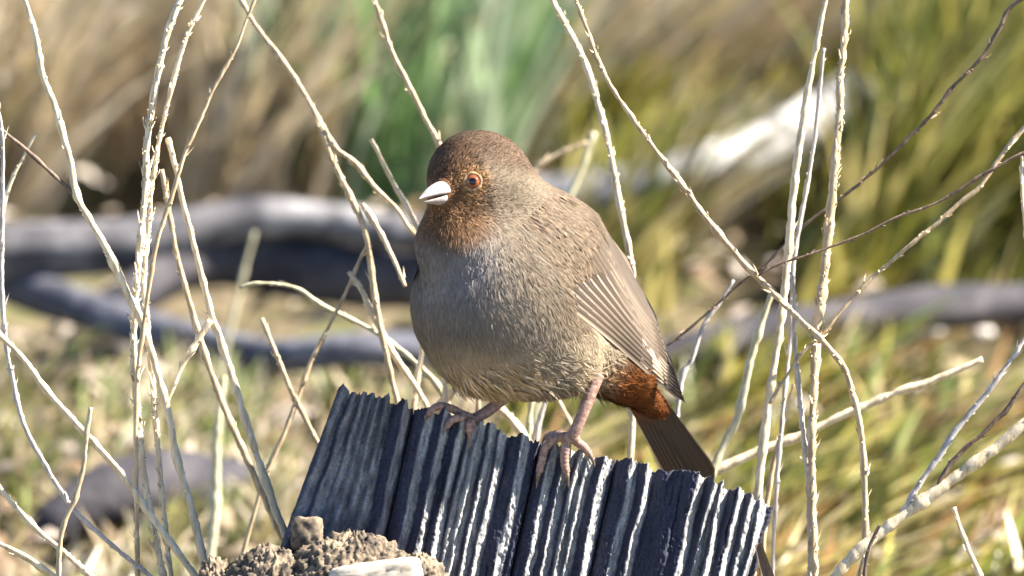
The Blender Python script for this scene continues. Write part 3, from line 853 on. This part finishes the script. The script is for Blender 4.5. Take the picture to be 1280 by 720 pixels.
def feather_color(p):
    """plumage colour by place on the bird, with some light and shade painted in"""
    p = np.asarray(p, float)
    d = (p - MC) @ NS
    q = p.copy()
    hd = sstep(300, 265, p[:, 1])[:, None]
    far = (d < 0) & (p[:, 1] > 290)
    q[far] = p[far] - 2 * d[far][:, None] * NS
    x, y, z = q[:, 0], q[:, 1], q[:, 2]
    def mixc(c, t, k): return c * (1 - t[:, None]) + np.array(k) * t[:, None]
    c = np.tile(np.array([.165, .122, .082]), (len(p), 1))                    # back
    front = sstep(690, 610, x + (y - 330) * -.55)                               # breast and belly side
    front = np.maximum(front, sstep(405, 450, y) * sstep(785, 740, x))
    c = mixc(c, front, (.225, .185, .14))
    c = mixc(c, front * sstep(420, 330, y) * sstep(640, 580, x), (.215, .193, .185))
    c = mixc(c, sstep(400, 470, y) * sstep(690, 600, x), (.50, .375, .24))   # buff belly, raised to paint in warm bounce light
    c = mixc(c, sstep(690, 720, x) * sstep(395, 430, y) * sstep(785, 745, x), (.38, .30, .20))
    ut = sstep(-8, 34, (x - 742) * .62 + (y - 462) * .60) * sstep(430, 455, y)
    c = mixc(c, ut, (.17, .055, .013))                                          # cinnamon under-tail, darkened to stand for shade under the wing
    head = sstep(305, 255, y + (x - 600) * .25) * sstep(700, 660, x)
    c = mixc(c, head, (.19, .148, .102))
    crown = sstep(212, 180, y - (x - 560) * .22) * head
    c = mixc(c, crown * .85, (.105, .062, .037))
    db = np.sqrt((x - 558) ** 2 + (y - 243) ** 2 * .8 + np.maximum(0, 40 - z) ** 2)
    c = mixc(c, sstep(68, 24, db) * .85, (.19, .085, .032))                     # rufous face and throat
    de = np.hypot(x - EYE[0], y - EYE[1])
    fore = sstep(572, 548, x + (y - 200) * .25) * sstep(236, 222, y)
    c = mixc(c, fore * .8, (.065, .036, .021))  # forehead shade painted into the plumage
    c = mixc(c, sstep(24, 14, de) * sstep(20, 50, z) * .7, (.36, .19, .075))
    thr = sstep(36, 10, np.hypot((x - 572) * .6, (y - 278))) * (z > 20)
    c = mixc(c, thr * .8, (.19, .10, .045))
    return c * .86

def build_bird():
    feet = PV(np.array([[655.0, 535, 10]]))[0]
    root = empty("bird", feet)
    tag(root, "plump brown bird with pale bill and rusty under-tail perched on the post", "bird")
    M_BODY = attr_mat("plumage_base", .9, .1, noise=.25, scale=700)
    M_FUZZ = attr_mat("plumage_barbs", .75, .15, trans=.07)
    M_QUILL = attr_mat("flight_feathers", .6, .25, noise=.10, scale=1500)
    v, f = surface_nets()
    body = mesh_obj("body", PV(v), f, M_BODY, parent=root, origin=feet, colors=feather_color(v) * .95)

    # --- soft plumage: many small tapered barbs
    tri = np.concatenate([f[:, [0, 1, 2]], f[:, [0, 2, 3]]])
    a, b, c = v[tri[:, 0]], v[tri[:, 1]], v[tri[:, 2]]
    area = np.linalg.norm(np.cross(b - a, c - a), axis=1) / 2
    N = 170000
    cen = (a + b + c) / 3
    w = area * np.where(cen[:, 1] < 300, 1.7, 1.0) * np.where(cen[:, 2] < -20, .6, 1.0)
    NT = N // 7
    t = np.concatenate([rng.choice(len(tri), N - NT * 4, p=w / w.sum()), np.repeat(rng.choice(len(tri), NT // 2, p=w / w.sum()), 8)])
    N = len(t)
    r1 = np.sqrt(rng.random(N)); r2 = rng.random(N)
    p = a[t] * (1 - r1)[:, None] + b[t] * (r1 * (1 - r2))[:, None] + c[t] * (r1 * r2)[:, None]
    eyez = float(hit(EYE[0], EYE[1]))
    ec = np.array([EYE[0], EYE[1], eyez])
    ok = np.linalg.norm(p - ec, axis=1) > 11.5
    ecm = mirror_eye(ec)
    ok &= np.linalg.norm(p - ecm, axis=1) > 11.5
    bb = np.array([BASE[0] - 6, BASE[1] + 3, 108])
    ok &= np.linalg.norm((p - bb) * np.array([1, 1.05, 1]), axis=1) > 17
    n = grad(p)
    # nothing sprouts through the folded wing (either side)
    def under_wing(x, y):
        poly = [(690, 292), (728, 266), (762, 300), (800, 350), (836, 430), (860, 505), (800, 462), (756, 426), (716, 388), (702, 345)]
        ins = np.zeros(len(x), bool)
        for (x1, y1), (x2, y2) in zip(poly, poly[1:] + poly[:1]):
            c_ = ((y1 > y) != (y2 > y)) & (x < (x2 - x1) * (y - y1) / (y2 - y1 + 1e-9) + x1)
            ins ^= c_
        return ins
    side_ = (p - MC) @ NS
    pm = mirror(p)
    ok &= ~(under_wing(p[:, 0], p[:, 1]) & (n[:, 2] > -.1)) & ~(under_wing(pm[:, 0], pm[:, 1]) & (side_ < 0))
    p = p[ok]; N = len(p); n = n[ok]
    x, y, z = p.T
    hd = sstep(310, 255, y + (x - 600) * .3)[:, None]
    rad = norm(p - np.array([548, 246, 108.0]))
    bw = sstep(560, 720, x)[:, None]
    low = sstep(400, 490, y)[:, None]
    bodyf = norm((1 - bw) * np.array([.12, 1.0, -.05]) + bw * np.array([.62, .78, -.25]) + low * np.array([.75, .1, -.2]))
    ff = norm(rad * hd + bodyf * (1 - hd))
    # clumpy direction jitter
    cl = np.stack([n2(x * .06, y * .06, z * .06 + k * 31) for k in range(3)], -1)
    ff = ff + .35 * cl * (1 - .4 * hd) + rng.normal(0, 1, (N, 3)) * (.16 + .10 * sstep(420, 470, y))[:, None]
    ff = norm(ff - (ff * n).sum(1, keepdims=True) * n)
    flank = sstep(430, 480, y) * sstep(520, 560, x) * sstep(800, 760, x)
    L = rng.uniform(.75, 1.25, N) * (17 - 10 * hd[:, 0] + 6 * flank + 3 * sstep(330, 420, y))
    L *= np.where(np.linalg.norm(p - ec, axis=1) < 22, .5, 1)
    L *= np.where(np.linalg.norm(p - bb, axis=1) < 32, .65, 1)
    L *= np.where((x > 748) & (y > 452), .6, 1)
    L += rng.uniform(0, 9, N) * sstep(458, 488, y) * (rng.random(N) < .2)
    Wd = rng.uniform(.7, 1.25, N) * (.95 - .25 * hd[:, 0])
    lift = rng.uniform(.02, .11, N) + .24 * flank * sstep(500, 470, y) + .05 * hd[:, 0] + .10 * np.maximum(0, n2(x * .05, y * .05, z * .05 + 77))
    big = (rng.random(N) < .05) * flank * sstep(488, 470, y)                # loose flank tufts with pale edges
    Wd = Wd * (1 + 1.5 * big); L = L * (1 + .3 * big); lift = lift + .22 * big
    sd = norm(np.cross(n, ff))
    p0 = p - n * 1.2
    p1 = p + ff * (L * .5)[:, None] + n * (L * .5 * lift + .6)[:, None]
    p2 = p + ff * L[:, None] + n * (L * lift * .75 + .3)[:, None]
    V = np.stack([p0 - sd * Wd[:, None], p0 + sd * Wd[:, None], p1 - sd * (Wd * .9)[:, None], p1 + sd * (Wd * .9)[:, None], p2], 1).reshape(-1, 3)
    B = np.arange(N)[:, None] * 5
    F = np.concatenate([B + np.array([[0, 1, 3]]), B + np.array([[0, 3, 2]]), B + np.array([[2, 3, 4]])])
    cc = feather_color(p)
    var = 1 + (.10 + .10 * flank[:, None] + .08 * hd) * rng.normal(0, 1, (N, 1)) + .14 * n2(x * .09, y * .09, z * .09 + 5)[:, None]
    streak = sstep(58, 30, np.hypot(x - 556, (y - 252))) * (rng.random(N) < .38)
    streak = np.maximum(streak, crown_streak(x, y, z) * (rng.random(N) < .35))
    cc = cc * np.clip(var, .55, 1.6) * (1 - .65 * streak)[:, None]
    gold = sstep(60, 30, np.hypot(x - 566, y - 240)) * (rng.random(N) < .22)
    cc = cc * (1 + 1.1 * gold)[:, None]
    pale = (rng.random(N) < .16 * flank)
    cc[pale] *= 1.25
    cc *= (1 + .3 * big)[:, None]
    C = np.stack([cc * .82, cc * .82, cc, cc, cc * 1.12], 1).reshape(-1, 3)
    po = mesh_obj("plumage", PV(V), F, M_FUZZ, parent=root, origin=feet, colors=np.clip(C, 0, .8), kind="stuff")
    nw = n[:, 0, None] * RIGHT - n[:, 1, None] * UP - n[:, 2, None] * FWD      # pixel frame -> world
    nj = norm(nw + rng.normal(0, 1, (N, 3)) * (.15 + .25 * flank)[:, None])
    po.data.normals_split_custom_set_from_vertices(np.repeat(nj, 5, 0).astype(np.float32))

    # --- wing: a smooth sheet fitted over the body, carrying separate feathers
    gx, gy = np.meshgrid(np.arange(650, 850, 6.0), np.arange(255, 500, 6.0))
    gx, gy = gx.ravel(), gy.ravel()
    m = ((gy - 255) - (gx - 650) * 1.15 > -20) & ((gy - 300) - (gx - 640) * 1.0 < 30)
    gx, gy = gx[m], gy[m]
    hz = hit(gx, gy); good = ~np.isnan(hz)
    gx, gy, hz = gx[good], gy[good], hz[good]
    gx = np.concatenate([gx, np.repeat([856, 846, 838, 818], 12)]); gy = np.concatenate([gy, np.repeat([503, 475, 450, 470], 12)]); hz = np.concatenate([hz, np.repeat([-88, -84, -86, -66], 12)])
    def basis(x, y):
        a = (np.asarray(x, float) - 740) / 100; b = (np.asarray(y, float) - 370) / 100
        return np.stack([np.ones_like(a), a, b, a * a, a * b, b * b, a ** 3, a * a * b, a * b * b, b ** 3], -1)
    co, *_ = np.linalg.lstsq(basis(gx, gy), hz, rcond=None)
    def wz(x, y):
        s = basis(x, y) @ co
        hb = hit(x, y)
        g = grad(np.stack([x, y, np.where(np.isnan(hb), 0, hb)], -1))
        w = sstep(.25, .6, g[..., 2])
        return np.where(np.isnan(hb), s, np.maximum(hb + 1.0, (hb + 1.5) * w + np.maximum(s, hb + 1.5) * (1 - w)))
    def feather(base, tip, width, lift0, lift1, cdark, cedge, name, parent, flip=False, bend=0.0, sharp=1.0):
        base = np.array(base, float); tip = np.array(tip, float)
        m = 15; t = np.linspace(0, 1, m)
        ax = tip - base; Ln = np.linalg.norm(ax); ax /= Ln; pr = np.array([-ax[1], ax[0]])
        ctr = base + np.outer(t * Ln, ax) + np.outer(bend * np.sin(t * math.pi), pr)
        hw = width / 2 * np.clip(.55 + .6 * np.sqrt(t), 0, 1) * np.sqrt(np.clip(1 - (np.clip((t - .62) / .38, 0, 1)) ** (2.2 * sharp), 0, 1))
        hw[-1] = .4
        ks = np.array([-1, -.72, -.15, 0, .15, .72, 1])
        V = []; C = []
        for kk in ks:
            q = ctr + np.outer(hw * kk, pr)
            zz = wz(q[:, 0], q[:, 1]) + lift0 + (lift1 - lift0) * t + 1.3 * (1 - kk * kk) + (.9 if kk == 0 else 0)
            V.append(np.column_stack([q, zz]))
            e = 1.0 if kk >= 1 else (.45 if kk > .5 else (-.25 if kk <= -1 else 0))
            if kk == 0: e = .12
            cl = np.array(cdark) * (1 - e) + np.array(cedge) * e
            C.append(np.tile(cl, (m, 1)) * (1 + .06 * rng.normal(0, 1, (m, 1))))
        V = np.stack(V, 1).reshape(-1, 3); C = np.stack(C, 1).reshape(-1, 3)
        nk = len(ks)
        F = [(i * nk + j, i * nk + j + 1, (i + 1) * nk + j + 1, (i + 1) * nk + j) for i in range(m - 1) for j in range(nk - 1)]
        if flip: V = mirror(V) - 16 * NS
        return mesh_obj(name, PV(V), F, M_QUILL, parent=parent, origin=feet, colors=np.clip(C, 0, .8))
    lerp = lambda a, b, t: (a[0] + (b[0] - a[0]) * t, a[1] + (b[1] - a[1]) * t)
    DK, ED = (.038, .026, .019), (.48, .37, .27)
    CV, CE = (.128, .091, .060), (.16, .117, .079)
    for flip in (False, True):
        wing = empty("wing", (0, 0, 0)); wing.parent = root
        k = 8
        for i in range(k):
            t = i / (k - 1)
            feather(lerp((696, 366), (758, 338), t), lerp((857, 503), (842, 462), t), 14, .5 + i * .5, 1.5 + i * .75, DK, ED, "flight_feather", wing, flip, -4 + 5 * t, 1.3)
        for i in range(7):
            t = i / 6
            feather(lerp((734, 318), (752, 286), t), lerp((838, 455), (822, 408), t), 16, 1 + i * .6, 7 + i * .7, (.075, .054, .037), (.18, .135, .095), "tertial_feather", wing, flip, 2)
        rows = [((686, 336), (757, 302), (714, 384), (788, 351), 9, 17), ((674, 312), (744, 281), (704, 360), (775, 333), 10, 16),
                ((664, 292), (726, 267), (690, 334), (757, 306), 10, 15), ((656, 276), (708, 255), (678, 312), (736, 284), 10, 15)]
        for rn, (b0, b1, t0, t1, k, wd) in enumerate(rows):
            for i in range(k):
                t = i / (k - 1)
                jit = rng.normal(0, 2.2, 4)
                bb0 = lerp(b0, b1, t); tt0 = lerp(t0, t1, t)
                vv = rng.uniform(.88, 1.12)
                feather((bb0[0] + jit[0], bb0[1] + jit[1]), (tt0[0] + jit[2], tt0[1] + jit[3]), wd * rng.uniform(.9, 1.15), -2.6 + rn * .2, .9 + rn * .2 + i * .06,
                        tuple(np.array(CV) * vv), tuple(np.array(CE) * vv), "covert_feather", wing, flip, 1)

    # --- soft feathers laid over the wing coverts and its front edge
    M = 13000
    qx = rng.uniform(640, 815, M); qy = rng.uniform(245, 395, M)
    e1 = (qy - 262) - (qx - 722) * .92                  # below the back line
    e2 = (qy - 285) - (qx - 652) * 1.75                 # behind the front edge
    k = (e1 > -4) & (e2 < 30) & ((qy - 322) + (qx - 700) * .05 + rng.normal(0, 12, M) < 22)
    k &= (qx - 640) + (qy - 245) > 48
    qx, qy, e2 = qx[k], qy[k], e2[k]
    qz = wz(qx, qy); k = ~np.isnan(hit(qx, qy)); qx, qy, qz, e2 = qx[k], qy[k], qz[k], e2[k]
    pp = np.column_stack([qx, qy, qz - 1.5 + rng.uniform(.8, 3.2, len(qx)) * sstep(32, -12, e2)])
    nn = grad(pp)
    fd = np.array([.58, .82, -.25]) + rng.normal(0, .13, (len(pp), 3)); fd = norm(fd - (fd * nn).sum(1, keepdims=True) * nn)
    Lw = rng.uniform(9, 17, len(pp)) * np.where(e2 > -14, 1.35, 1); Ww = rng.uniform(.8, 1.4, len(pp))
    s2 = norm(np.cross(nn, fd))
    a1 = pp + fd * (Lw * .5)[:, None] + nn * .8; a2 = pp + fd * Lw[:, None] + nn * .2
    V = np.stack([pp - s2 * Ww[:, None], pp + s2 * Ww[:, None], a1 - s2 * Ww[:, None], a1 + s2 * Ww[:, None], a2], 1).reshape(-1, 3)
    B = np.arange(len(pp))[:, None] * 5
    F = np.concatenate([B + np.array([[0, 1, 3]]), B + np.array([[0, 3, 2]]), B + np.array([[2, 3, 4]])])
    cw = np.array([.140, .101, .067]) * (1 + .14 * rng.normal(0, 1, (len(pp), 1)))
    fr = sstep(-22, 6, e2 + rng.normal(0, 5, len(pp)))[:, None]
    cw = cw * (1 - fr) + np.array([.17, .138, .10]) * fr
    C = np.repeat(np.clip(cw, .03, .6), 5, 0)
    po = mesh_obj("plumage", PV(V), F, M_FUZZ, parent=root, origin=feet, colors=C, kind="stuff")
    nw = norm(nn[:, 0, None] * RIGHT - nn[:, 1, None] * UP - nn[:, 2, None] * FWD + rng.normal(0, .2, (len(pp), 3)))
    po.data.normals_split_custom_set_from_vertices(np.repeat(nw, 5, 0).astype(np.float32))

    # --- tail
    tail = empty("tail", (0, 0, 0)); tail.parent = root
    A0 = np.array([786.0, 486, -92])
    for i in range(8):
        t = i / 7
        tip = np.array([852 + 40 * t, 604 - 2 * t + 8 * math.sin(t * math.pi), -238 + 6 * t])
        b0 = A0 + np.array([-2 + 22 * t, 8 - 22 * t, -2 * t])
        m = 14; s = np.linspace(0, 1, m)
        ctr = b0 + s[:, None] * (tip - b0)
        d = norm((tip - b0)[None])[0]
        pr = norm(np.array([[.72, -.55, .15]]))[0]; nr = np.cross(d, pr)
        hw = np.clip(5 + 8 * s, 0, 12) * np.sqrt(np.clip(1 - np.clip((s - .86) / .14, 0, 1) ** 2.5, .02, 1))
        V = []; C = []
        lay = (-2.0 * abs(t - 1) * 3)
        for kk in (-1, -.7, 0, .8, 1):
            V.append(ctr + np.outer(hw * kk, pr) + nr * lay + np.array([0, 0, 1.0]) * (1.2 * (1 - kk * kk) + t * 9))
            e = (.95 if i == 7 else 0) if kk == 1 else (.42 if kk == -1 else (.12 if kk == 0 else 0.0))  # outer edge of the last feather painted as sunlit
            root_k = sstep(.42, .05, s)[:, None]
            C.append((np.array([.045, .030, .021]) * (1 - e) + np.array([.26, .18, .12]) * e) * (1 - root_k) + np.array([.15, .05, .013]) * root_k)
        V = np.stack(V, 1).reshape(-1, 3); C = np.stack(C, 1).reshape(-1, 3)
        F = [(a_ * 5 + j, a_ * 5 + j + 1, (a_ + 1) * 5 + j + 1, (a_ + 1) * 5 + j) for a_ in range(m - 1) for j in range(4)]
        mesh_obj("tail_feather", PV(V), F, M_QUILL, parent=tail, origin=feet, colors=C)

    # --- bill
    M_BILL = ramp_mat("bill_horn", [(.3, (.32, .25, .22)), (.55, (.44, .37, .345)), (.75, (.52, .46, .44))], (400, 400, 400), 4, .38, .5, .1, .0003)
    bill = empty("bill", (0, 0, 0)); bill.parent = root
    axis_base = np.array([559.0, 238, 92]); axis_tip = np.array([524.5, 253.0, 120])
    d = norm((axis_tip - axis_base)[None])[0]
    upv = norm((np.array([-.28, -1.0, -.05]) - np.dot([-.28, -1.0, -.05], d) * d)[None])[0]
    rt = np.cross(d, upv)
    if rt[0] < 0: rt = -rt
    def mandible(name, upper):
        m, n = 18, 20
        V = []
        for i in range(m):
            s = i / (m - 1)
            c = axis_base + (axis_tip - axis_base) * (s if upper else s * .9)
            taper = (1 - s ** 1.7) if upper else (1 - s ** 1.7)
            hh = (19 if upper else 12) * max(taper, .03); ww = (14.5 if upper else 12.5) * max(taper, .03)
            drop = (4.0 * math.sin(s * math.pi * .5)) if upper else -1.0
            for j in range(n):
                a = math.pi * j / (n - 1)
                hgt = math.sin(a) ** .85 * hh
                if not upper: hgt = -hgt
                V.append(c + rt * math.cos(a) * ww + upv * (hgt + 5.5 * (1 - s) * -1 + (drop if upper else drop)) )
        F = [(i * n + j, i * n + (j + 1) % n, (i + 1) * n + (j + 1) % n, (i + 1) * n + j) for i in range(m - 1) for j in range(n)]
        F += [tuple(range(n)), tuple((m - 1) * n + j for j in range(n))]
        mesh_obj(name, PV(np.array(V)), F, M_BILL, parent=bill, origin=feet)
    mandible("upper_mandible", True); mandible("lower_mandible", False)

    # --- eyes
    M_IRIS, nt, bs = new_mat("iris", .05, .6)
    bs.inputs["Base Color"].default_value = (.20, .058, .016, 1); bs.inputs["Coat Weight"].default_value = .4
    M_PUP, nt, bs = new_mat("pupil", .04, .6); bs.inputs["Base Color"].default_value = (.003, .003, .003, 1); bs.inputs["Coat Weight"].default_value = .1
    M_LID = ramp_mat("eye_ring", [(.3, (.28, .16, .08)), (.7, (.42, .27, .15))], (900, 900, 900), 4, .8, .2, .6, .0003)
    for e0 in (ec, ecm):
        nrm = grad(e0[None])[0]
        c = e0 - nrm * 5.0
        eye = empty("eye", (0, 0, 0)); eye.parent = root
        ax1 = norm(np.cross(nrm, [0, 1.0, 0])[None])[0]; ax2 = np.cross(nrm, ax1)
        def dome(r, th0, th1, m, n, sc=1.0):
            V = []
            for i in range(m):
                th = th0 + (th1 - th0) * i / (m - 1)
                for j in range(n):
                    ph = 2 * math.pi * j / n
                    V.append(c + r * (nrm * math.cos(th) + (ax1 * math.cos(ph) + ax2 * math.sin(ph)) * math.sin(th)))
            F = [(i * n + j, i * n + (j + 1) % n, (i + 1) * n + (j + 1) % n, (i + 1) * n + j) for i in range(m - 1) for j in range(n)]
            return V, F
        V, F = dome(10.2, .46, 1.9, 12, 28); mesh_obj("iris", PV(np.array(V)), F, M_IRIS, parent=eye, origin=feet)
        V, F = dome(10.35, .0, .47, 8, 24); mesh_obj("pupil", PV(np.array(V)), F, M_PUP, parent=eye, origin=feet)
        V = []; n, k = 40, 10
        for i in range(n):
            ph = 2 * math.pi * i / n
            rd = ax1 * math.cos(ph) + ax2 * math.sin(ph)
            rc = 10.4; rr_ = 2.1 + .35 * math.sin(i * 7.1) + .25 * math.sin(i * 3.7)
            for j in range(k):
                a_ = 2 * math.pi * j / k
                V.append(c + rd * (rc + rr_ * math.cos(a_)) + nrm * (4.2 + rr_ * .8 * math.sin(a_)))
        F = [(i * k + j, ((i + 1) % n) * k + j, ((i + 1) % n) * k + (j + 1) % k, i * k + (j + 1) % k) for i in range(n) for j in range(k)]
        mesh_obj("eye_ring", PV(np.array(V)), F, M_LID, parent=eye, origin=feet)

    # --- legs: tarsus with scutes, toes, claws
    M_LEG = ramp_mat("leg_scales", [(.3, (.15, .08, .055)), (.5, (.28, .17, .13)), (.7, (.42, .29, .23))], (600, 600, 600), 4, .5, .4, .5, .0003)
    M_CLAW = ramp_mat("claw_horn", [(.3, (.10, .07, .05)), (.7, (.26, .18, .13))], (500, 500, 500), 3, .4, .4)
    def limb(name, pts, r0, r1, parent, bump=.12, per=5.0, mat=None):
        q = spline(np.array(pts, float), 1.4); m = len(q); i = np.arange(m)
        r = np.linspace(r0, r1, m) * (1 + bump * np.abs(np.sin(i * 1.4 / per * math.pi)) - bump * .5)
        W = PV(q); vv, ff = tube(W, r * S, 12)
        return mesh_obj(name, vv, ff, mat or M_LEG, parent=parent, origin=feet)
    def toe(parent, pts, r0, r1):
        limb("toe", pts, r0, r1, parent, .14, 5.0)
        p = np.array(pts, float); dv = norm((p[-1] - p[-2])[None])[0]
        a_ = p[-1] - dv * 2
        limb("claw", [a_, a_ + dv * 6 + [0, 0, 2], a_ + dv * 12 + [0, 3, -1], a_ + dv * 16 + [0, 7, -4]], r1 * .85, .5, parent, 0, 5, M_CLAW)
    def zface(x): return 43 - .145 * (x - 437)
    near = limb("leg", [(748, 468, 26), (738, 492, 30), (729, 515, 32), (720, 536, 32), (714, 546, 30)], 8, 7.2, root, .03, 5)
    zf = zface(700)
    toe(near, [(714, 545, 30), (700, 547, 26), (690, 550, zf + 20), (681, 562, zf + 19), (677, 578, zf + 18), (674, 590, zf + 17)], 6.2, 4.6)
    toe(near, [(715, 546, 30), (709, 552, zf + 22), (706, 566, zf + 21), (706, 580, zf + 20), (708, 590, zf + 18)], 6.8, 4.8)
    toe(near, [(716, 546, 30), (722, 553, zf + 18), (730, 559, zf + 14), (736, 567, zf + 10)], 6.2, 4.6)
    toe(near, [(714, 546, 30), (706, 545, 2), (694, 543, -22), (684, 546, -40)], 6.0, 4.4)
    fz = zface(590)
    far = limb("leg", [(645, 482, -4), (630, 497, -2), (612, 512, 0), (596, 522, 4), (588, 524, 6)], 8, 7, root, .03, 5)
    toe(far, [(590, 523, 6), (578, 518, 12), (565, 511, fz + 8), (551, 507, fz + 12), (541, 511, fz + 14), (535, 518, fz + 13)], 5.8, 4.2)
    toe(far, [(589, 524, 8), (576, 522, fz + 14), (565, 525, fz + 16), (558, 533, fz + 16)], 6.0, 4.4)
    toe(far, [(589, 524, 8), (588, 529, fz + 14), (587, 536, fz + 14), (587, 541, fz + 13)], 6.0, 4.4)
    toe(far, [(590, 523, 6), (597, 524, -6), (600, 527, -24), (598, 534, -36)], 5.8, 4.2)

def mirror_eye(ec):
    # the head looks further round to the camera than the body: mirror about its own middle plane
    nh = norm(np.array([[.52, 0, .85]]))[0]; c = np.array([596.0, 222, 42])
    m = ec - 2 * np.dot(ec - c, nh) * nh
    m = m.copy()
    for _ in range(30):
        m = m - grad(m[None])[0] * float(sdf(m[None].astype(np.float32))[0])
    return m

def crown_streak(x, y, z):
    return sstep(205, 180, y - (x - 560) * .22) * (z > -30)

build_bird()
